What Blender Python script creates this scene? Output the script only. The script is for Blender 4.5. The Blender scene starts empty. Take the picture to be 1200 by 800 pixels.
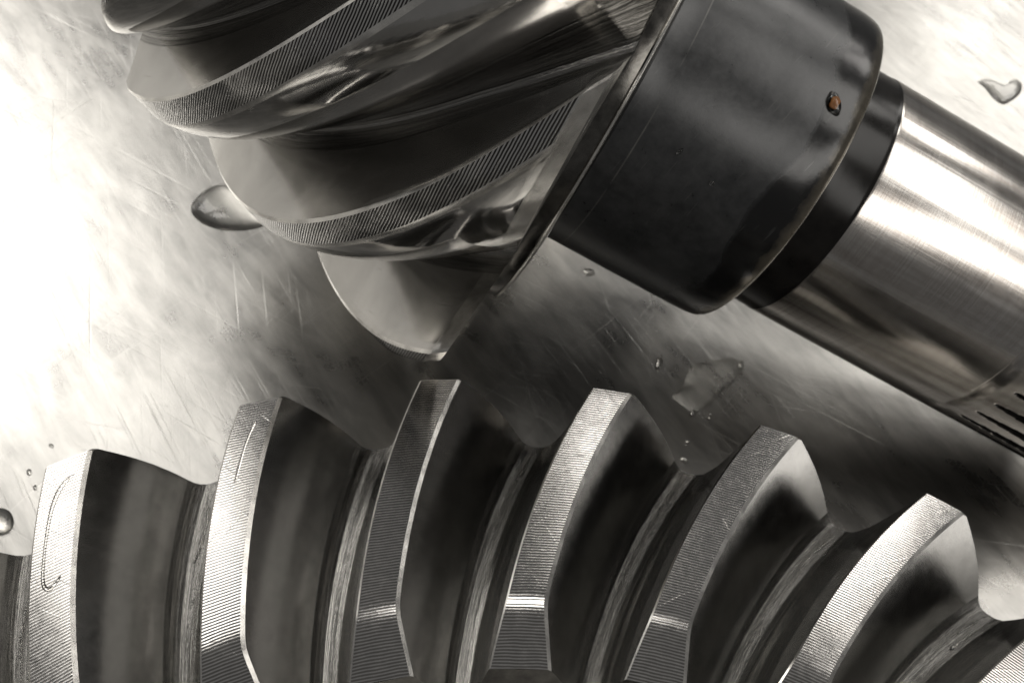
import bpy, bmesh, math, random
from mathutils import Matrix, Vector
random.seed(7)
U = 1e-4                      # one model unit is a tenth of a millimetre
HB = 260.0                    # ring gear heel tip height above the bench
C = bpy.context.scene.collection
sc = bpy.context.scene

# ------------------------------------------------------------------ camera
F = 1100.0
CAMPOS = Vector((-128.963, 469.478, 950.724 + HB))
AX, AY = -0.54475, 0.12047


def rotm(ax, ay):
    return Matrix.Rotation(ax, 3, 'X') @ Matrix.Rotation(ay, 3, 'Y')


RC = rotm(AX, AY)             # world -> camera
cd = bpy.data.cameras.new('camera')
cam = bpy.data.objects.new('camera', cd)
C.objects.link(cam)
cd.sensor_width = 36.0
cd.lens = 36.0 * F / 1200.0
cd.clip_start = 0.005
cd.clip_end = 20.0
m4 = RC.transposed().to_4x4()
m4.translation = CAMPOS * U
cam.matrix_world = m4
sc.camera = cam
cd.dof.use_dof = True
cd.dof.focus_distance = 830 * U
cd.dof.aperture_fstop = 70.0


def ray(u, v):
    return (RC.transposed() @ Vector(((u - 600) / F, -(v - 400) / F, -1.0))).normalized()


def bench_at(u, v):
    d = ray(u, v)
    k = -CAMPOS.z / d.z
    p = CAMPOS + d * k
    return Vector((p.x, p.y, 0))


# ------------------------------------------------------------------ light
w = bpy.data.worlds.new('World')
sc.world = w
w.use_nodes = True
bg = w.node_tree.nodes['Background']
bg.inputs[0].default_value = (1.0, 0.985, 0.97, 1)
bg.inputs[1].default_value = 0.115
sc.view_settings.view_transform = 'Standard'
sc.view_settings.look = 'None'
sc.view_settings.exposure = 0.0
sc.view_settings.gamma = 1.0
sc.view_settings.use_curve_mapping = False


def lamp(name, pos, target, sx, sy, power, col=(1, 0.95, 0.88), roll=0.0):
    ld = bpy.data.lights.new(name, 'AREA')
    ld.shape = 'RECTANGLE'
    ld.size, ld.size_y = sx, sy
    ld.energy = power
    ld.color = col
    o = bpy.data.objects.new(name, ld)
    C.objects.link(o)
    o.location = pos
    d = Vector(target) - Vector(pos)
    o.rotation_euler = (d.to_track_quat('-Z', 'Y') @ Matrix.Rotation(roll, 3, 'Z').to_quaternion()).to_euler()
    return o


SPOT = Vector((0.01, 0.11, 0.0))


def ceiling(name, az, el, wdeg, hdeg, radiance, roll=0.0, dist=1.6, col=(1, 0.965, 0.915)):
    """a lamp fixture in compass direction az (from the picture's far side), elevation el; wdeg x hdeg as seen from the bench"""
    a, e = math.radians(az), math.radians(el)
    d = Vector((math.sin(a) * math.cos(e), math.cos(a) * math.cos(e), math.sin(e)))
    sx, sy = (2 * dist * math.tan(math.radians(x) / 2) for x in (wdeg, hdeg))
    return lamp(name, SPOT + d * dist, SPOT, sx, sy, radiance * math.pi * sx * sy, col, math.radians(roll))


ceiling('window_lamp', -46, 44, 24, 20, 5.0)
ceiling('window_lamp', -58, 19, 44, 18, 1.05)
ceiling('window_lamp', -40, 62, 12, 7, 5.5)
ceiling('ceiling_lamp', 25, 59, 5, 6, 5.0)
ceiling('ceiling_lamp', 51, 50, 5, 8, 8.0)
ceiling('ceiling_lamp', 39, 32, 15, 10, 5.0)
ceiling('ceiling_lamp', 56, 35, 9, 11, 5.0)
ceiling('ceiling_lamp', 80, 83, 10, 8, 6.0)
ceiling('window_lamp', 94, 55, 28, 18, 4.0)
ceiling('window_lamp', 148, 45, 36, 14, 4.0)
ceiling('wall_window', 104, 5, 32, 9, 2.6)


# ------------------------------------------------------------------ materials
class NT:
    def __init__(s, name):
        s.m = bpy.data.materials.new(name)
        s.m.use_nodes = True
        s.t = s.m.node_tree
        s.b = s.t.nodes['Principled BSDF']

    def n(s, typ, **kw):
        nd = s.t.nodes.new(typ)
        for k, v in kw.items():
            if k.startswith('i_'):
                nd.inputs[k[2:].replace('_', ' ')].default_value = v
            else:
                setattr(nd, k, v)
        return nd

    def l(s, a, b):
        s.t.links.new(a, b)

    def coord(s, scale=(1, 1, 1), rot=(0, 0, 0), rnd=False):
        tc = s.n('ShaderNodeTexCoord')
        mp = s.n('ShaderNodeMapping')
        mp.inputs['Scale'].default_value = [x / U for x in scale]
        src = tc.outputs['Object']
        if rnd:
            oi = s.n('ShaderNodeObjectInfo')
            ad = s.n('ShaderNodeVectorMath', operation='ADD')
            s.l(src, ad.inputs[0])
            s.l(oi.outputs['Random'], ad.inputs[1])
            src = ad.outputs[0]
        if any(rot):
            m0 = s.n('ShaderNodeMapping')
            m0.inputs['Rotation'].default_value = rot
            s.l(src, m0.inputs['Vector'])
            src = m0.outputs['Vector']
        s.l(src, mp.inputs['Vector'])
        return mp.outputs['Vector']

    def noise(s, vec, scale, detail=3, rough=0.55, dist=0.0):
        nd = s.n('ShaderNodeTexNoise')
        nd.inputs['Scale'].default_value = scale
        nd.inputs['Detail'].default_value = detail
        nd.inputs['Roughness'].default_value = rough
        nd.inputs['Distortion'].default_value = dist
        s.l(vec, nd.inputs['Vector'])
        return nd.outputs['Fac']

    def ramp(s, fac, stops):
        r = s.n('ShaderNodeValToRGB')
        e = r.color_ramp.elements
        while len(e) < len(stops):
            e.new(0.5)
        for el, (p, c) in zip(e, stops):
            el.position = p
            el.color = (c, c, c, 1) if not isinstance(c, tuple) else c + (1,)
        s.l(fac, r.inputs['Fac'])
        return r.outputs['Color']

    def math(s, op, a, b=None, clamp=False):
        nd = s.n('ShaderNodeMath', operation=op, use_clamp=clamp)
        for i, x in enumerate((a, b)):
            if x is None:
                continue
            if isinstance(x, (int, float)):
                nd.inputs[i].default_value = x
            else:
                s.l(x, nd.inputs[i])
        return nd.outputs[0]

    def mixc(s, f, a, b):
        nd = s.n('ShaderNodeMix', data_type='RGBA')
        for k, x in ((0, f), (6, a), (7, b)):
            if isinstance(x, (int, float)):
                nd.inputs[k].default_value = x
            elif isinstance(x, tuple):
                nd.inputs[k].default_value = x + (1,)
            else:
                s.l(x, nd.inputs[k])
        return nd.outputs[2]

    def bump(s, h, strength, dist, normal=None):
        nd = s.n('ShaderNodeBump')
        nd.inputs['Strength'].default_value = strength
        nd.inputs['Distance'].default_value = dist * U
        s.l(h, nd.inputs['Height'])
        if normal is not None:
            s.l(normal, nd.inputs['Normal'])
        return nd.outputs['Normal']

    def set(s, **kw):
        for k, v in kw.items():
            k = k.replace('_', ' ')
            if isinstance(v, bpy.types.NodeSocket):
                s.l(v, s.b.inputs[k])
            else:
                s.b.inputs[k].default_value = v + (1,) if isinstance(v, tuple) else v
        return s.m


def mat_bench():
    k = NT('brushed_stainless')
    v = k.coord()
    big = k.noise(v, 0.0040, 5, 0.62, 0.8)
    mid = k.noise(k.coord((.010, .034, .01), (0, 0, .9)), 1.0, 4, .6, .3)
    patch = k.ramp(k.noise(v, .007, 3, .6), [(.36, .15), (.6, 1.0)])
    hs = None
    for ang, sx, sy, lo in ((0.5, .0022, .20, .60), (-0.75, .0018, .26, .62), (1.35, .0026, .22, .62), (0.1, .004, .3, .63), (2.2, .004, .35, .63), (1.0, .003, .4, .60)):
        vv = k.coord((sx, sy, .01), (0, 0, ang))
        f = k.ramp(k.noise(vv, 1.0, 2, .5, .08), [(lo + .02, 0.0), (lo + .14, 1.0)])
        hs = f if hs is None else k.math('MAXIMUM', hs, f)
    hs = k.math('MULTIPLY', hs, patch)
    fine = k.noise(k.coord((.010, .5, .01), (0, 0, .9)), 1.0, 4, .6, .2)
    r = k.math('ADD', k.math('MULTIPLY', big, .18), .165)
    r = k.math('ADD', r, k.math('MULTIPLY', mid, .08))
    r = k.math('ADD', r, k.math('MULTIPLY', hs, .05))
    col = k.mixc(k.ramp(mid, [(.34, 0.0), (.64, 1.0)]), (.35, .344, .33), (.54, .53, .505))
    col = k.mixc(k.ramp(big, [(.4, 0.0), (.6, .35)]), col, (.56, .55, .52))
    col = k.mixc(k.math('MULTIPLY', hs, .4), col, (.70, .69, .66))
    soft = k.noise(v, .012, 2, .5, .4)
    h = k.math('ADD', k.math('MULTIPLY', hs, -.28), k.math('MULTIPLY', fine, .16))
    h = k.math('ADD', h, k.math('MULTIPLY', soft, .9))
    return k.set(Base_Color=col, Metallic=1.0, Roughness=r, Normal=k.bump(h, .22, 1.8))


def turned(k, axis, period, wob):
    """height of turning marks: rings about the z axis ('r') or along the x axis ('x')"""
    tc = k.n('ShaderNodeTexCoord')
    sp = k.n('ShaderNodeSeparateXYZ')
    k.l(tc.outputs['Object'], sp.inputs[0])
    if axis == 'r':
        q = k.math('SQRT', k.math('ADD', k.math('MULTIPLY', sp.outputs[0], sp.outputs[0]),
                                  k.math('MULTIPLY', sp.outputs[1], sp.outputs[1])))
    else:
        q = sp.outputs[0]
    n = k.noise(k.coord(), .03, 2)
    q = k.math('ADD', k.math('MULTIPLY', q, 2 * math.pi / (period * U)), k.math('MULTIPLY', n, wob))
    return k.math('MULTIPLY', k.math('ADD', k.math('SINE', q), 1.0), .5)


def mat_land(name, axis, period, strength, rough=.22, base=.58, low=.35, dk=.45):
    k = NT(name)
    h = turned(k, axis, period, 5.0)
    v = k.coord(rnd=True)
    sp = k.noise(v, .12, 4, .7)
    big = k.noise(v, .012, 3)
    fade = k.ramp(big, [(.35, .45), (.65, 1.0)])
    scr = None
    for ang in (.4, 1.9, 2.7):
        f = k.ramp(k.noise(k.coord((.012, .22, .05), (0, 0, ang), True), 1.0, 2, .5, .1), [(.66, 0.0), (.74, 1.0)])
        scr = f if scr is None else k.math('MAXIMUM', scr, f)
    hh = k.math('ADD', k.math('MULTIPLY', h, fade), k.math('MULTIPLY', sp, .15))
    hh = k.math('ADD', hh, k.math('MULTIPLY', scr, .5))
    col = k.mixc(k.ramp(h, [(low, 0.0), (.75, 1.0)]), (base * dk, base * dk * .96, base * dk * .9), (base, base * .985, base * .96))
    r = k.math('ADD', k.math('MULTIPLY', sp, .16), rough - .06)
    return k.set(Base_Color=col, Metallic=1.0, Roughness=r, Normal=k.bump(hh, strength, period * .25))


def mat_flank(name, base, rough, met=1.0, spec=.5, streak=None):
    k = NT(name)
    v = k.coord(rnd=True)
    a = k.noise(v, .010, 4, .6, .4)
    b = k.noise(v, .06, 5, .7)
    c = k.noise(v, .5, 3, .6)
    f = k.math('ADD', k.math('MULTIPLY', a, .6), k.math('MULTIPLY', b, .4))
    lo = tuple(x * .80 for x in base)
    hi = tuple(min(1, x * 1.15) for x in base)
    col = k.mixc(k.ramp(f, [(.35, 0.0), (.68, 1.0)]), lo, hi)
    spots = k.ramp(k.noise(v, .16, 2, .5), [(.70, 0.0), (.76, 1.0)])
    col = k.mixc(k.math('MULTIPLY', spots, .05), col, tuple(x * .3 for x in base))
    r = k.math('ADD', k.math('MULTIPLY', b, .14), rough - .07)
    h = k.math('ADD', k.math('MULTIPLY', c, .5), k.math('MULTIPLY', b, .8))
    return k.set(Base_Color=col, Metallic=met, Roughness=r, Normal=k.bump(h, .05, 1.5), Specular_IOR_Level=spec)


def mat_pflank():
    """polished pinion flank with fine lengthwise cutter marks"""
    k = NT('polished_flank')
    v = k.coord(rnd=True)
    a = k.noise(v, .010, 4, .6, .4)
    uv = k.n('ShaderNodeUVMap')
    fs = []
    for sx, sy in ((14.0, 260.0), (5.0, 70.0)):
        mp = k.n('ShaderNodeMapping')
        mp.inputs['Scale'].default_value = (sx, sy, 1.0)
        k.l(uv.outputs[0], mp.inputs[0])
        fs.append(k.noise(mp.outputs[0], 1.0, 3, .6, .2))
    dash = k.ramp(fs[0], [(.66, 0.0), (.74, 1.0)])
    dash = k.math('MULTIPLY', dash, k.ramp(a, [(.45, 0.0), (.6, 1.0)]))
    col = k.mixc(k.ramp(a, [(.35, 0.0), (.68, 1.0)]), (.48, .47, .45), (.66, .645, .62))
    col = k.mixc(k.math('MULTIPLY', dash, .7), col, (.10, .095, .09))
    su = k.n('ShaderNodeSeparateXYZ')
    k.l(uv.outputs[0], su.inputs[0])
    hollow = k.ramp(su.outputs[1], [(.62, 0.0), (.70, 1.0)])      # the hollow flank is lapped satin, the other polished
    r = k.math('ADD', k.math('MULTIPLY', a, .06), k.math('ADD', k.math('MULTIPLY', fs[1], .06), .03))
    r = k.math('ADD', r, k.math('MULTIPLY', hollow, .10))
    return k.set(Base_Color=col, Metallic=1.0, Roughness=r, Normal=k.bump(k.math('ADD', fs[1], k.math('MULTIPLY', dash, -.4)), .025, 1.5))


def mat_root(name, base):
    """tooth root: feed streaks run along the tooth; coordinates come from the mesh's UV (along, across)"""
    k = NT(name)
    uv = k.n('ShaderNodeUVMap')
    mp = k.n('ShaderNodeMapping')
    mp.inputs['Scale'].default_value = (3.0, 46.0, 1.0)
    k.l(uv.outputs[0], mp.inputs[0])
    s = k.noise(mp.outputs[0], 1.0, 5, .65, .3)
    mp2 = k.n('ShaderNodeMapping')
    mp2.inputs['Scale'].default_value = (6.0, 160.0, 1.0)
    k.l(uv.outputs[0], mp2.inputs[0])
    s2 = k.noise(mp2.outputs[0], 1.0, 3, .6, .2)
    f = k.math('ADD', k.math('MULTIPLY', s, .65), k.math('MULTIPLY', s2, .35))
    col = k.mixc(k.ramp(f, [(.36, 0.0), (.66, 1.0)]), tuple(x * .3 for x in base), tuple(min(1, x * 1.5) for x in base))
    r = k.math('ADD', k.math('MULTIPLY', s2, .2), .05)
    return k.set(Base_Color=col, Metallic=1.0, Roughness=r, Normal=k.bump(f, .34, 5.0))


def mat_collar():
    """black oxide skin, wet with oil in a wavy zone beside the rim"""
    k = NT('black_oxide')
    v = k.coord()
    a = k.noise(v, .012, 4, .6, .5)
    b = k.noise(v, .07, 5, .7)
    tc = k.n('ShaderNodeTexCoord')
    sp = k.n('ShaderNodeSeparateXYZ')
    k.l(tc.outputs['Object'], sp.inputs[0])
    e = k.math('ADD', k.math('MULTIPLY', sp.outputs[0], 1 / U), k.math('MULTIPLY', k.noise(v, .0065, 2, .45), 110.0))
    dry = k.ramp(k.math('ADD', k.math('MULTIPLY', e, -.05), .0), [(.2, 0.0), (.55, 1.0)])
    isle = k.ramp(k.noise(v, .014, 2, .4), [(.60, 0.0), (.62, 1.0)])
    dry = k.math('MAXIMUM', dry, k.math('MULTIPLY', isle, .7))
    f = k.math('ADD', k.math('MULTIPLY', a, .55), k.math('MULTIPLY', b, .45))
    col = k.mixc(k.ramp(f, [(.35, 0.0), (.68, 1.0)]), (.018, .019, .020), (.062, .063, .064))
    col = k.mixc(dry, (.010, .010, .010), col)
    scr = k.ramp(k.noise(k.coord((.3, .02, .02), (0, 0, .3)), 1.0, 3), [(.66, 0.0), (.72, 1.0)])
    col = k.mixc(k.math('MULTIPLY', scr, .25), col, (.14, .14, .135))
    r = k.math('ADD', k.math('MULTIPLY', dry, .12), k.math('ADD', k.math('MULTIPLY', b, .16), .10))
    h = k.math('ADD', b, k.math('MULTIPLY', dry, -.5))
    xx = k.math('MULTIPLY', sp.outputs[0], 1 / U)
    w = k.math('ADD', k.math('MULTIPLY', xx, .025), k.math('ADD', k.math('MULTIPLY', k.noise(v, .03, 4, .65), .7), .42))
    rim = k.ramp(w, [(.35, 0.0), (.85, 1.0)])
    rimc = k.mixc(k.noise(v, .05, 4, .7), (.09, .08, .06), (.30, .265, .21))
    col = k.mixc(rim, col, rimc)
    r = k.math('ADD', r, k.math('MULTIPLY', rim, .12))
    met = k.math('ADD', k.math('MULTIPLY', rim, .6), .3)
    line = k.ramp(k.math('ABSOLUTE', k.math('ADD', xx, 199.0)), [(.6, 1.0), (1.6, 0.0)])
    line = k.math('MULTIPLY', line, k.ramp(a, [(.4, 0.0), (.6, 1.0)]))
    col = k.mixc(k.math('MULTIPLY', line, .5), col, (.2, .195, .18))
    return k.set(Base_Color=col, Metallic=met, Roughness=r, Normal=k.bump(h, .08, 1.5), Specular_IOR_Level=.6)


def mat_shaft():
    k = NT('ground_shaft_steel')
    v = k.coord((1.1, .003, .003))
    g = k.noise(v, 1.0, 4, .6)
    b = k.noise(k.coord(), .03, 5, .65)
    a = k.noise(k.coord((.004, .05, .05)), 1.0, 4, .6)
    col = k.mixc(k.ramp(k.math('ADD', k.math('MULTIPLY', a, .6), k.math('MULTIPLY', g, .4)), [(.36, 0.0), (.62, 1.0)]),
                 (.34, .305, .275), (.60, .58, .55))
    r = k.math('ADD', k.math('MULTIPLY', b, .14), k.math('ADD', k.math('MULTIPLY', a, .1), .07))
    return k.set(Base_Color=col, Metallic=1.0, Roughness=r, Normal=k.bump(k.noise(k.coord((.0015, .11, .11)), 1.0, 3, .6), .05, 3.0, k.bump(g, .025, .8)))


def mat_simple(name, base, rough, met=1.0, nscale=.06, bstr=.15):
    k = NT(name)
    b = k.noise(k.coord(), nscale, 5, .65)
    col = k.mixc(k.ramp(b, [(.35, 0.0), (.68, 1.0)]), tuple(x * .6 for x in base), tuple(min(1, x * 1.25) for x in base))
    r = k.math('ADD', k.math('MULTIPLY', b, .2), rough - .1)
    return k.set(Base_Color=col, Metallic=met, Roughness=r, Normal=k.bump(b, bstr, 2.0))


def mat_oil(name='clear_oil', col=(.985, .98, .96)):
    k = NT(name)
    n = k.noise(k.coord(), .05, 2)
    return k.set(Base_Color=col, Metallic=0.0, Roughness=.02, IOR=1.42, Transmission_Weight=1.0,
                 Normal=k.bump(n, .01, 2.0))


M_bench = mat_bench()
M_rland = mat_land('turned_land_ring', 'r', 3.0, .085, .13, .66, .4, .5)
M_rflank = mat_flank('lapped_flank', (.33, .325, .312), .19)
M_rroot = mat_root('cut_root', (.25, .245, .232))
M_edge = mat_simple('burnished_edge', (.80, .78, .74), .24, 1.0, .02, .02)
M_pland = mat_land('turned_land_pinion', 'x', 2.8, .9, .11, .72, .48, .12)
M_pflank = mat_pflank()
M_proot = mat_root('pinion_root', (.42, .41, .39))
M_collar = mat_collar()
M_rim = mat_simple('worn_rim', (.13, .115, .09), .3, 1.0, .04)
M_shaft = mat_shaft()
M_flange = mat_simple('dark_flange_steel', (.13, .125, .115), .2, 1.0, .05, .08)
M_dark = mat_simple('oil_and_dark_reflection', (.012, .011, .010), .2, 0.0, .03, .05)  # black oil on the shaft neck; painted-in dark reflection in the spline grooves
M_dark.node_tree.nodes['Principled BSDF'].inputs['Specular IOR Level'].default_value = .22
M_oil = mat_oil()
M_amber = mat_simple('rust_speck', (.42, .16, .035), .4, 0.0, .2, .4)


# ------------------------------------------------------------------ mesh helpers
def link(name, me, parent=None):
    o = bpy.data.objects.new(name, me)
    C.objects.link(o)
    o.parent = parent
    return o


def tag(o, label=None, cat=None, group=None, kind=None):
    for k, v in (('label', label), ('category', cat), ('group', group), ('kind', kind)):
        if v:
            o[k] = v
    return o


def to_mesh(name, verts, faces, mats, fm=None, uvs=None, smooth=True, sharp=32):
    me = bpy.data.meshes.new(name)
    me.from_pydata([Vector(v) * U for v in verts], [], faces)
    for m in mats:
        me.materials.append(m)
    if fm:
        me.polygons.foreach_set('material_index', fm)
    if uvs:
        ul = me.uv_layers.new(name='UVMap')
        for p in me.polygons:
            for li, vi in zip(p.loop_indices, p.vertices):
                ul.data[li].uv = uvs[vi]
    bm = bmesh.new()
    bm.from_mesh(me)
    bmesh.ops.recalc_face_normals(bm, faces=bm.faces)
    bm.to_mesh(me)
    bm.free()
    if smooth:
        me.shade_smooth()
        me.set_sharp_from_angle(angle=math.radians(sharp))
    me.update()
    return me


def revolve(name, prof, mats, axis='x', n=160, fm=None, closed=False, sharp=32, mod=None):
    """prof: (along, radius[, material index]) ; axis x or z"""
    vs, fs, mi = [], [], []
    m = len(prof)
    for j in range(n):
        a = 2 * math.pi * j / n
        for q in prof:
            r = q[1]
            if mod:
                r = mod(q[0], r, a)
            if axis == 'x':
                vs.append((q[0], r * math.cos(a), r * math.sin(a)))
            else:
                vs.append((r * math.cos(a), r * math.sin(a), q[0]))
    for j in range(n):
        k = (j + 1) % n
        for i in range(m if closed else m - 1):
            i2 = (i + 1) % m
            fs.append((j * m + i, j * m + i2, k * m + i2, k * m + i))
            mi.append(prof[i][2] if len(prof[i]) > 2 else 0)
    if not closed:
        fs.append(tuple(j * m for j in range(n)))
        fs.append(tuple(j * m + m - 1 for j in range(n)))
        mi += [0, 0]
    return to_mesh(name, vs, fs, mats, mi, sharp=sharp)


def lerp(a, b, t):
    return a + (b - a) * t


def tooth_mesh(name, rows, point, mats, bottom, cap=3, sharp=11):
    """rows: list of (profile list of (a, b, mat, v), row parameter). point(row, a, b) -> xyz."""
    vs, fs, mi, uv = [], [], [], []
    m = len(rows[0][1])
    for ri, (t, prof) in enumerate(rows):
        for (p, mt, v) in prof:
            vs.append(p)
            uv.append((t, v))
    for r in range(len(rows) - 1):
        for i in range(m - 1):
            fs.append((r * m + i, r * m + i + 1, (r + 1) * m + i + 1, (r + 1) * m + i))
            mi.append(rows[r][1][i][1])
    base = len(vs)
    for t, bt in bottom:
        for p in bt:
            vs.append(p)
            uv.append((t, 0))
    n = len(rows)
    for r in range(n - 1):
        b0, b1 = base + 2 * r, base + 2 * r + 2
        fs.append((b0, b0 + 1, b1 + 1, b1)); mi.append(0)
        fs.append((r * m, b0, b1, (r + 1) * m)); mi.append(0)
        fs.append((r * m + m - 1, (r + 1) * m + m - 1, b1 + 1, b0 + 1)); mi.append(0)
    fs.append(tuple(range(m)) + (base + 1, base)); mi.append(0)
    o = (n - 1) * m
    fs.append(tuple(range(o, o + m)) + (base + 2 * n - 1, base + 2 * n - 2)); mi.append(cap)
    return to_mesh(name, vs, fs, mats, mi, uv, sharp=sharp)


# ------------------------------------------------------------------ bench
me = to_mesh('workbench_top', [(-9000, -9000, 0), (9000, -9000, 0), (9000, 9000, 0), (-9000, 9000, 0),
                               (-9000, -9000, -30), (9000, -9000, -30), (9000, 9000, -30), (-9000, 9000, -30)],
             [(0, 1, 2, 3), (4, 7, 6, 5), (0, 4, 5, 1), (1, 5, 6, 2), (2, 6, 7, 3), (3, 7, 4, 0)], [M_bench], smooth=False)
tag(link('workbench_top', me), kind='structure')

# ------------------------------------------------------------------ ring gear
NR = 31
PR = 2 * math.pi / NR
RPHI0 = 2.07304
RB, ZB = 736.49, 13.97
GAP_C, GAP_M, GAP_L = .54, .66, .80        # where the flank ends, mid valley, other flank begins


def ring_tooth():
    rows, bottom = [], []
    ts = [0, .012, .03] + [.03 + .87 * i / 26 for i in range(1, 27)] + [.92, .94, .955, .97, .985, 1.0, 1.012, 1.025, 1.04, 1.06, 1.09, 1.13, 1.17, 1.195, 1.208]
    for t in ts:
        r = lerp(1000, RB, t)
        z = ZB * t
        c = .131 * t - .023 * t * t
        # depth of the toe chamfer below the face cone, with a rolled bend
        x = (t - 1.0) / .208
        k = .08
        dc = 20.0 * (k * math.log(1 + math.exp(x / k))) if x < 2 else 20 * x
        if t < .012:
            dc = 3.0
        w = lerp(22.4, 19.96, t) / r
        D = lerp(96, 70, min(t, 1.2) / 1.2)
        L, R = c + w, c - w
        g = PR - 2 * w
        rc, rm = R - g * GAP_C, R - g * GAP_M
        lc, lm = R - g * GAP_L + PR, rm + PR

        def P(a, d):
            rr = r - .37 * d
            aa = RPHI0 + a
            return (rr * math.cos(aa), rr * math.sin(aa), z - d + HB)

        def rf(u):     # right flank, slightly crowned
            return lerp(R, rc, u + .07 * math.sin(math.pi * u)), u * D

        def lf(u):
            return lerp(L, lc, u - .08 * math.sin(math.pi * u)), u * D

        prof = []
        f = 7.0
        # valley on the left, up the left flank
        prof.append((P(lm, D + f), 2, .0))
        prof.append((P(lerp(lm, lc, .4), D + f * .9), 2, .1))
        prof.append((P(lerp(lm, lc, .75), D + f * .4), 2, .2))
        prof.append((P(lerp(lm, lc, .97), D - 4), 2, .3))
        u0 = dc / D
        for u in (.84, .66, .45, .26):
            uu = max(u, u0 + .04)
            a, d = lf(uu)
            prof.append((P(a, d), 2 if u > .6 else 1, .4 + .3 * (1 - u)))
        a, d = lf(u0 + 1.4 / D)
        prof.append((P(a, d), 3, .75))
        a, d = lf(u0)
        prof.append((P(a - 1.6 / r, d), 0, .8))
        aL = a
        a, d = rf(u0)
        prof.append((P(lerp(aL, a, .5), d - .04), 0, .85))
        prof.append((P(a + 2.2 / r, d), 3, .9))
        a, d = rf(u0 + 2.2 / D)
        prof.append((P(a, d), 1, .92))
        for u in (.2, .36, .52, .68, .82, .92):
            uu = max(u, u0 + .04)
            a, d = rf(uu)
            prof.append((P(a, d), 1 if u < .9 else 2, .92 - .1 * u))
        prof.append((P(rc, D - 1), 2, .3))
        prof.append((P(lerp(rc, rm, .3), D + f * .55), 2, .22))
        prof.append((P(lerp(rc, rm, .65), D + f * .92), 2, .12))
        prof.append((P(rm, D + f), 2, .0))
        rows.append((t, prof))
        bottom.append((t, [P(lm, D + f + 18), P(rm, D + f + 18)]))
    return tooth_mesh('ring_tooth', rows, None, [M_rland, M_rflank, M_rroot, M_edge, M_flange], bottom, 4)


ring = link('ring_gear', None)
tag(ring, 'steel ring gear lying teeth up along the lower edge, with tall curved teeth', 'gear')
prof = []
# closed profile in (z, r): root cone, heel wall, back, bore
prof = [(HB - 114, 948), (HB - 118, 953), (HB - 130, 954), (14, 938), (0, 926), (0, 600), (14, 586), (HB - 90, 586),
        (HB - 82, 606), (HB - 74, 650)]
body = link('gear_body', revolve('gear_body', prof, [M_rflank], 'z', 248, closed=True), ring)
tm = ring_tooth()
for i in range(NR):
    o = link('tooth', tm, ring)
    o.rotation_euler = (0, 0, -PR * i)

# ------------------------------------------------------------------ pinion
PX = [306.7, 1261.21, 98.937, -0.3467, 0.2373, 208.1183, 206.0147, 162.6633, 300.639, -239.8882,
      -275.5229, -719.3821, 435.9037, 292.2478, -1.2529, 2.2407, -0.4152, 50.2461, 59.6788, 0.1399]
NP = 8
psi, tau = PX[3], PX[4]
dv = Vector((math.cos(psi) * math.cos(tau), math.sin(psi) * math.cos(tau), -math.sin(tau)))
ev = -Vector((0, 0, 1)).cross(dv).normalized()
nv = dv.cross(-ev)
if nv.z < 0:
    nv = -nv
pin = link('pinion_gear', None)
mw = Matrix((dv, -ev, nv)).transposed().to_4x4()
mw.translation = Vector((PX[0], PX[1], PX[2] + HB)) * U
pin.matrix_world = mw
tag(pin, 'steel pinion shaft with spiral toothed head and black collar, lying tilted across the bench', 'gear')


def PP(s, r, th):
    return (s, -r * math.cos(th), r * math.sin(th))


def pin_root(t):
    return lerp(228, 313, t)


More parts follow.
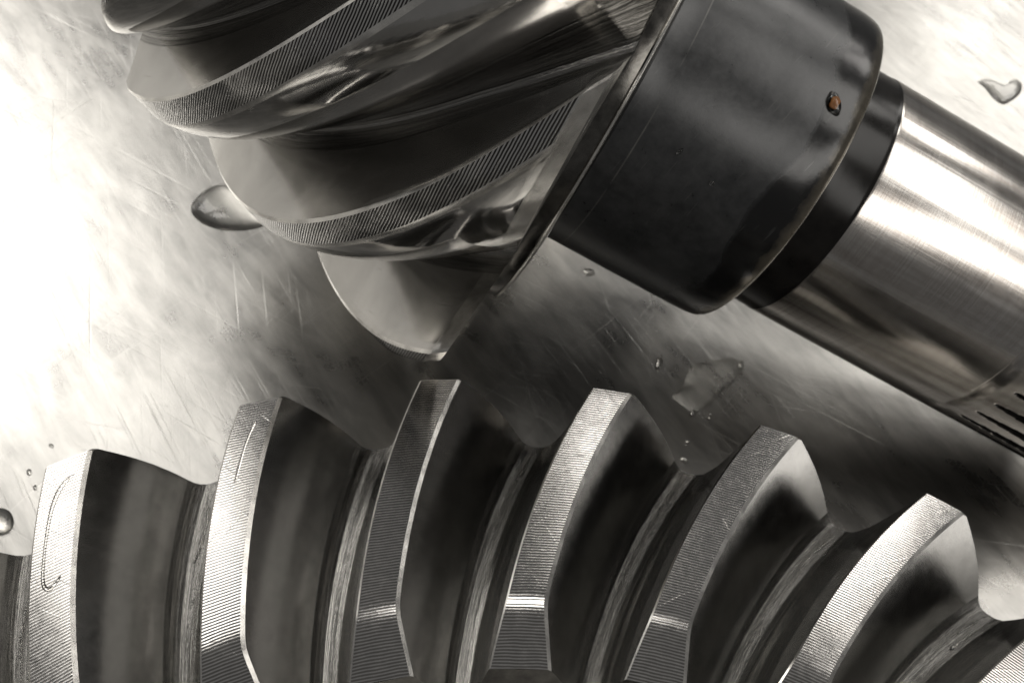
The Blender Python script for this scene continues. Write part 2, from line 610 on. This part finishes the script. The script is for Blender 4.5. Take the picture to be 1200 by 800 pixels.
def pinion_tooth():
    rows, bottom = [], []
    N = 46
    ts = [-.035 + (1.005) * i / N for i in range(N + 1)] + [.985, .99, 1.0, 1.02, 1.03]
    for t in ts:
        s = lerp(PX[11], PX[10], t)
        rt = lerp(PX[13], PX[12], t)
        if t < -.02:
            rt -= 4
        s = min(s, PX[10] + 8)
        tc = min(t, 1.02)
        thU = PX[14] + PX[15] * tc + PX[16] * tc * tc + PX[19] * tc ** 3
        bev = max(0.0, (t - .985) / .045)
        rt -= 8 * bev
        thU -= 7 * bev / rt
        wl = (lerp(PX[18], PX[17], tc) - 7 * bev) / rt
        thL = thU - wl
        rr = pin_root(t)
        rtL = rt - 8 * min(1, max(0, (t - .9) / .1)) ** 1.5
        G = 2 * math.pi / NP - wl
        al = .12 - .045 * min(1, max(0, t - .5) / .5)
        fl = .065
        uc, um = thU + al, thU + al + fl * .5
        lm = um - 2 * math.pi / NP
        lc = thL - (G - al - fl)
        f = 5
        prof = []

        def lfk(u):
            return lerp(thL, lc, u + .05 * math.sin(math.pi * u)), lerp(rtL, rr, u - .16 * math.sin(math.pi * u))

        def ufk(u):
            return lerp(thU, uc, u - .10 * math.sin(math.pi * u)), lerp(rt, rr, u)

        def add(a, r, m, v):
            if t >= .984 and r < rt - 6 and m in (1, 3):
                a += .007 * math.sin(r * .31) * math.sin(r * .113 + t * 40)
            prof.append((PP(s + (max(0, rt - r) * .14 - 7) * min(1, max(0, (t - .8) / .2)), r, a), m, v))
        add(lm, rr - f, 2, 0)
        add(lerp(lm, lc, .5), rr - f * .8, 2, .06)
        add(lc, rr, 2, .12)
        for u in (.95, .88, .8, .72, .64, .56, .48, .4, .32, .25, .18, .11):
            a, r = lfk(u)
            add(a, r, 2 if u > .75 else 1, .12 + .4 * (1 - u))
        a, r = lfk(.045)
        add(a, r, 3, .55)
        add(thL + 2.5 / rt, rtL, 0, .6)
        add(lerp(thL, thU, .5), lerp(rtL, rt, .5), 0, .65)
        add(thU - 4 / rt, rt, 3, .7)
        a, r = ufk(.03)
        add(a, r, 1, .72)
        for u in (.12, .22, .32, .42, .52, .62, .72, .82, .92):
            a, r = ufk(u)
            add(a, r, 1 if u < .8 else 2, .72 + .2 * u)
        add(uc, rr, 2, .94)
        add(lerp(uc, um, .5), rr - f * .8, 2, .97)
        add(um, rr - f, 2, 1)
        if t >= .984:
            prof = [(p, 3 if m in (0, 1, 3) else m, v) for p, m, v in prof]
        rows.append((t, prof))
        bottom.append((t, [PP(s, rr - 40, lm), PP(s, rr - 40, um)]))
    return tooth_mesh('pinion_tooth', rows, None, [M_pland, M_pflank, M_proot, M_edge], bottom, 3, 26)


ptm = pinion_tooth()
for i in range(NP):
    o = link('tooth', ptm, pin)
    # tooth i=3 is the mesh itself; lower index turns towards the top
    o.rotation_euler = (-2 * math.pi / NP * i, 0, 0)
SH = -228.0
link('head_core', revolve('head_core', [(-734, 60), (-734, 185), (-728, 208), (-712, 217), (-276, 300)], [M_pflank], 'x', 128), pin)
link('back_flange', revolve('back_flange', [(-277, 250, 0), (-274, 297, 0), (-268, 301, 0), (-255, 302.5, 0), (-244, 301.5, 0), (-242.2, 302.6, 1), (-240, 302.6, 1), (-238.6, 300.5, 0), (-236, 292, 0),
                                            (-233, 255, 0), (-230, 218, 0), (-226, 208, 0)], [M_flange, M_edge], 'x', 192), pin)
link('collar', revolve('collar', [(-234, 150), (-232, 207.4, 0), (-226, 206, 0), (-198, 206, 0), (-100, 206, 0),
                                  (-30, 206, 0), (-20, 205.8, 0), (-11, 205.0, 0), (-5, 203.6, 0), (-2.2, 202, 2), (-.8, 200.4, 2), (0, 198, 0), (0, 154)],
                       [M_collar, M_rim, M_edge], 'x', 192), pin)
link('shaft', revolve('shaft', [(-4, 166, 1), (2, 162.4, 1), (6, 161.7, 1), (20, 161.6, 1), (53, 161.6, 1), (55.5, 161.9, 1), (58, 162.5, 0), (61, 162.7, 0), (200, 162.7), (314, 162.7, 0), (315.5, 161.7, 0),
                                (322, 161.7, 0), (323.5, 162.5, 0), (336, 162.5, 0)], [M_shaft, M_dark], 'x', 192), pin)


SPL = math.pi - .012


def spline_mesh():
    """ground splines whose cutter run-outs taper to points"""
    vs, fs, mi = [], [], []
    NA, NS = 34 * 24, 90
    ss = [335.5 + 285 * (i / NS) ** 1.2 for i in range(NS + 1)]
    dep = {}
    for i, sx in enumerate(ss):
        q = min(1, max(0, (sx - 349) / 120))
        for j in range(NA):
            a = 2 * math.pi * j / NA
            ph = (a - SPL) / (2 * math.pi / 34)
            x = abs((ph % 1.0) - .5) * 2
            wd = .10 + .52 * q ** .8
            g = max(0.0, min(1.0, (x - (1 - wd)) / .14)) if q > 0 else 0
            d = (6 + 26 * q) * g * min(1, q * 12)
            dep[i, j] = d
            r = 162.5 - d
            vs.append((sx, r * math.cos(a), r * math.sin(a)))
    for i in range(NS):
        for j in range(NA):
            k = (j + 1) % NA
            fs.append((i * NA + j, i * NA + k, (i + 1) * NA + k, (i + 1) * NA + j))
            mi.append(1 if max(dep[i, j], dep[i + 1, k], dep[i + 1, j]) > 1.0 else 0)  # groove faces painted dark for the dark surroundings they would mirror
    return to_mesh('spline_section', vs, fs, [M_shaft, M_dark], mi, sharp=40)


link('spline_section', spline_mesh(), pin)
link('shaft_end', revolve('shaft_end', [(615, 118), (1022, 118), (1033, 110)], [M_shaft], 'x', 96), pin)


# ------------------------------------------------------------------ oil
def catmull(pts, n=6):
    out = []
    m = len(pts)
    for i in range(m):
        p0, p1, p2, p3 = pts[i - 1], pts[i], pts[(i + 1) % m], pts[(i + 2) % m]
        for k in range(n):
            t = k / n
            out.append(.5 * ((2 * p1) + (p2 - p0) * t + (2 * p0 - 5 * p1 + 4 * p2 - p3) * t * t + (3 * p1 - p0 - 3 * p2 + p3) * t ** 3))
    return out


def dome(name, outline, h, up, mats, rings=7, sink=1.2, edge=.55):
    """a drop: outline is a closed loop of points on the surface it wets, up(point) the surface normal"""
    m = len(outline)
    c = sum(outline, Vector()) / m
    vs, fs = [], []
    for r in range(rings + 1):
        k = math.sin(.5 * math.pi * r / (rings + .35))
        k = 1 - k if r else 1.0
        zz = h * (1 - k ** 2.2) ** edge if k < 1 else 0
        for p in outline:
            q = c + (p - c) * k
            u = up(q)
            vs.append(q + u * (zz - (sink if r == 0 else 0)))
    for r in range(rings):
        for i in range(m):
            j = (i + 1) % m
            fs.append((r * m + i, r * m + j, (r + 1) * m + j, (r + 1) * m + i))
    fs.append(tuple(rings * m + i for i in range(m)))
    fs.append(tuple(reversed(range(m))))
    return to_mesh(name, [tuple(v) for v in vs], fs, mats, sharp=70)


ZUP = Vector((0, 0, 1))


def bench_drop(name, pix, h, label, group=None, cat='oil drop'):
    pts = [bench_at(*p) for p in pix]
    c = sum(pts, Vector()) / len(pts)
    o = link(name, dome(name, catmull([p - c for p in pts]), h, lambda q: ZUP, [M_oil]))
    o.location = c * U
    return tag(o, label, cat, group)


def ell(cx, cy, a, b, rot=0, n=8):
    return [(cx + a * math.cos(t) * math.cos(rot) - b * math.sin(t) * math.sin(rot), cy + a * math.cos(t) * math.sin(rot) + b * math.sin(t) * math.cos(rot))
            for t in (2 * math.pi * i / n for i in range(n))]


bench_drop('oil_drop', [(222, 245), (231, 229), (250, 217), (267, 217), (290, 232), (312, 258), (305, 268), (272, 272), (246, 267), (230, 258)], 10,
           'large clear oil drop on the bench, half under the lowest-left pinion tooth', 'oil drops on the bench')
bench_drop('oil_drop', ell(0, 611, 17, 17), 12, 'round clear oil drop on the bench cut by the left picture edge', 'oil drops on the bench')
bench_drop('oil_drop', [(1144, 95), (1152, 103), (1163, 116), (1175, 124), (1187, 119), (1197, 110), (1199, 98), (1190, 92), (1182, 100), (1170, 98), (1157, 92)], 4,
           'clear oil drop on the glaring bench above the bright shaft', 'oil drops on the bench')
bench_drop('oil_puddle', [(812, 424), (838, 419), (862, 416), (877, 424), (872, 440), (853, 455), (840, 470), (827, 481), (812, 487), (800, 480), (786, 470), (784, 464), (798, 452), (803, 437)], 2.3,
           'flat irregular oil puddle on the bench between black collar and ring gear', None, 'oil puddle')
small = [((60, 522, 3.2, 2.4), 'tiny topmost droplet of three on the bench beside the leftmost ring tooth'),
         ((34, 553, 3.0, 4.0), 'tiny middle droplet of three on the bench beside the leftmost ring tooth'),
         ((41, 571, 2.6, 3.2), 'tiny lowest droplet of three on the bench beside the leftmost ring tooth'),
         ((690, 319, 8, 4), 'small smeared droplet on the bench just under the black collar'),
         ((773, 424, 4, 9), 'slim upright droplet on the bench left of the flat oil puddle'),
         ((812, 483, 4, 4), 'round bead at the lower tip of the flat oil puddle'),
         ((832, 488, 3, 3), 'small bead below right of the oil puddle tip'),
         ((801, 540, 5, 4), 'round bead in the notch right of the fourth ring tooth'),
         ((805, 519, 3, 3), 'tiny bead on the bench above the notch right of the fourth ring tooth'),
         ((868, 428, 4, 6), 'bright bead on the right rim of the flat oil puddle')]
for (cx, cy, a, b), lab in small:
    bench_drop('oil_droplet', ell(cx, cy, a, b, .3), min(a, b) * 1.3, lab, 'tiny oil droplets on the bench')


# oil that clings to the ring gear
def ring_frame(i, t, x, valley=False):
    """point on a tooth land (x -1 left .. 1 right) or on the valley to its right (x -1 flank foot .. 1 next foot)"""
    r = lerp(1000, RB, t)
    z = ZB * t
    c = .131 * t - .023 * t * t
    w = lerp(22.4, 19.96, t) / r
    if valley:
        D = lerp(96, 70, min(t, 1.2) / 1.2)
        g = PR - 2 * w
        a = c - w - g * lerp(GAP_C, GAP_L, (x + 1) / 2)
        d = D + 7 * (1 - x * x) - (2 if abs(x) > .9 else 0)
        r -= .37 * d
        z -= d
    else:
        a = c - x * w
    a += RPHI0 - PR * i
    return Vector((r * math.cos(a), r * math.sin(a), z + HB))


def ring_run(i, path, wid, h, label, valley=False):
    """a thin run of oil along a path of (t, x) on a tooth"""
    ps = [ring_frame(i, t, x, valley) for t, x in path]
    fine = []
    for j in range(len(ps) - 1):
        p0, p1, p2, p3 = ps[max(0, j - 1)], ps[j], ps[j + 1], ps[min(len(ps) - 1, j + 2)]
        for k in range(6):
            t = k / 6
            fine.append(.5 * ((2 * p1) + (p2 - p0) * t + (2 * p0 - 5 * p1 + 4 * p2 - p3) * t * t + (3 * p1 - p0 - 3 * p2 + p3) * t ** 3))
    fine.append(ps[-1])
    c = sum(fine, Vector()) / len(fine)
    vs, fs = [], []
    n = len(fine)
    for j, p in enumerate(fine):
        d = (fine[min(n - 1, j + 1)] - fine[max(0, j - 1)]).normalized()
        sd = d.cross(ZUP).normalized()
        e = j / (n - 1)
        k = math.sqrt(max(.02, 1 - (2 * e - 1) ** 4)) * (1 + .25 * math.sin(9 * e + i))
        for q, zz in ((-1, -.8), (-.8, .45), (-.35, .9), (0, 1), (.35, .9), (.8, .45), (1, -.8)):
            vs.append(tuple(p - c + sd * q * wid * k + ZUP * (zz * h * k if zz > 0 else zz)))
    for j in range(n - 1):
        for q in range(7):
            r = (q + 1) % 7
            fs.append((j * 7 + q, j * 7 + r, j * 7 + 7 + r, j * 7 + 7 + q))
    fs.append(tuple(range(7)))
    fs.append(tuple((n - 1) * 7 + q for q in reversed(range(7))))
    o = link('oil_run', to_mesh('oil_run', vs, fs, [M_oil], sharp=80))
    o.location = c * U
    return tag(o, label, 'oil run', 'thin runs of oil on the ring gear')


ring_run(0, [(.09, .5), (.12, .0), (.2, -.3), (.34, -.38), (.46, -.36), (.5, -.05), (.47, .45)], 2.2, 1.8,
         'thin hook-shaped run of oil on the top land of the leftmost whole ring tooth')
ring_run(1, [(.1, .15), (.18, .0), (.27, -.05), (.36, -.1)], 1.8, 1.6, 'straight thin run of oil on the top land of the second whole ring tooth')
ring_run(0, [(.1, .0), (.18, .35), (.27, .25), (.36, -.05)], 2.0, 2.2, 'bent run of oil in the valley right of the leftmost whole ring tooth', True)
ring_run(-1, [(.52, -.3), (.34, -.35), (.2, -.1), (.16, .25), (.24, .55), (.4, .4), (.56, .0), (.8, -.1)], 1.8, 2.2,
         'long looped run of oil in the valley at the left picture edge', True)
ring_run(2, [(.06, -.1), (.13, -.05), (.2, -.2)], 2.6, 2.4, 'short run of oil in the valley right of the third whole ring tooth', True)
ring_run(4, [(.3, -.15), (.18, -.1), (.07, .1), (.1, .4), (.2, .45)], 1.8, 2.0, 'looped run of oil in the valley right of the fifth whole ring tooth', True)
ring_run(5, [(.05, -.1), (.12, -.1), (.2, -.15)], 1.8, 2.2, 'upper run of oil in the valley right of the rightmost whole ring tooth', True)
ring_run(5, [(.12, .4), (.2, .35), (.3, .3)], 1.8, 2.2, 'lower run of oil in the valley right of the rightmost whole ring tooth', True)


# oil on the pinion collar and shaft
def cyl_drop(name, s0, th0, ls, lt, rot, h, label, r=206.0, mats=None, group='oil beads on the black collar', cat='oil bead'):
    rad = (mw.to_3x3() @ Vector(PP(0, 1, th0))).normalized()

    def cp(ds, dt):
        return Vector(PP(s0 + ds, r, th0 + dt / r))
    pts = []
    for k in range(10):
        t = 2 * math.pi * k / 10
        a, b = ls * math.cos(t) * (1 + .12 * math.sin(3 * t)), lt * math.sin(t)
        pts.append(cp(a * math.cos(rot) - b * math.sin(rot), a * math.sin(rot) + b * math.cos(rot)))
    c = sum(pts, Vector()) / len(pts)
    pl = catmull([p - c for p in pts], 4)
    up = Vector(PP(0, 1, th0)).normalized()
    o = link(name, dome(name, pl, h, lambda q: up, mats or [M_oil], 7, 1.5))
    o.matrix_world = Matrix.Translation(mw @ (c * U)) @ mw.to_3x3().normalized().to_4x4()
    return tag(o, label, cat, group)


bead = cyl_drop('oil_bead', -38.8, 1.168, 14, 8, -.9, 7, 'oil bead holding an orange rust speck on the black collar near its rim')
cm = bmesh.new()
bmesh.ops.create_icosphere(cm, subdivisions=3, radius=1)
rr = random.Random(3)
for v in cm.verts:
    k = 1 + .18 * math.sin(5 * v.co.x + 2) * math.cos(4 * v.co.y)
    v.co = Vector((v.co.x * 6.5 * k, v.co.y * 4.6 * k, v.co.z * 2.6 * k)) * U
core_me = bpy.data.meshes.new('rust_speck')
cm.to_mesh(core_me)
cm.free()
core_me.shade_smooth()
core_me.materials.append(M_amber)
core = link('rust_speck', core_me, bead)
upv = Vector(PP(0, 1, 1.168)).normalized()
core.location = upv * 2.4 * U
core.rotation_euler = upv.to_track_quat('Z', 'X').to_euler()
cyl_drop('oil_bead', -155.5, .586, 5, 2.4, 1.2, 3, 'tiny oil bead low on the middle of the black collar')
cyl_drop('oil_bead', -108.3, .528, 4, 2.6, .4, 2.5, 'tiny oil bead low on the black collar, right of another')
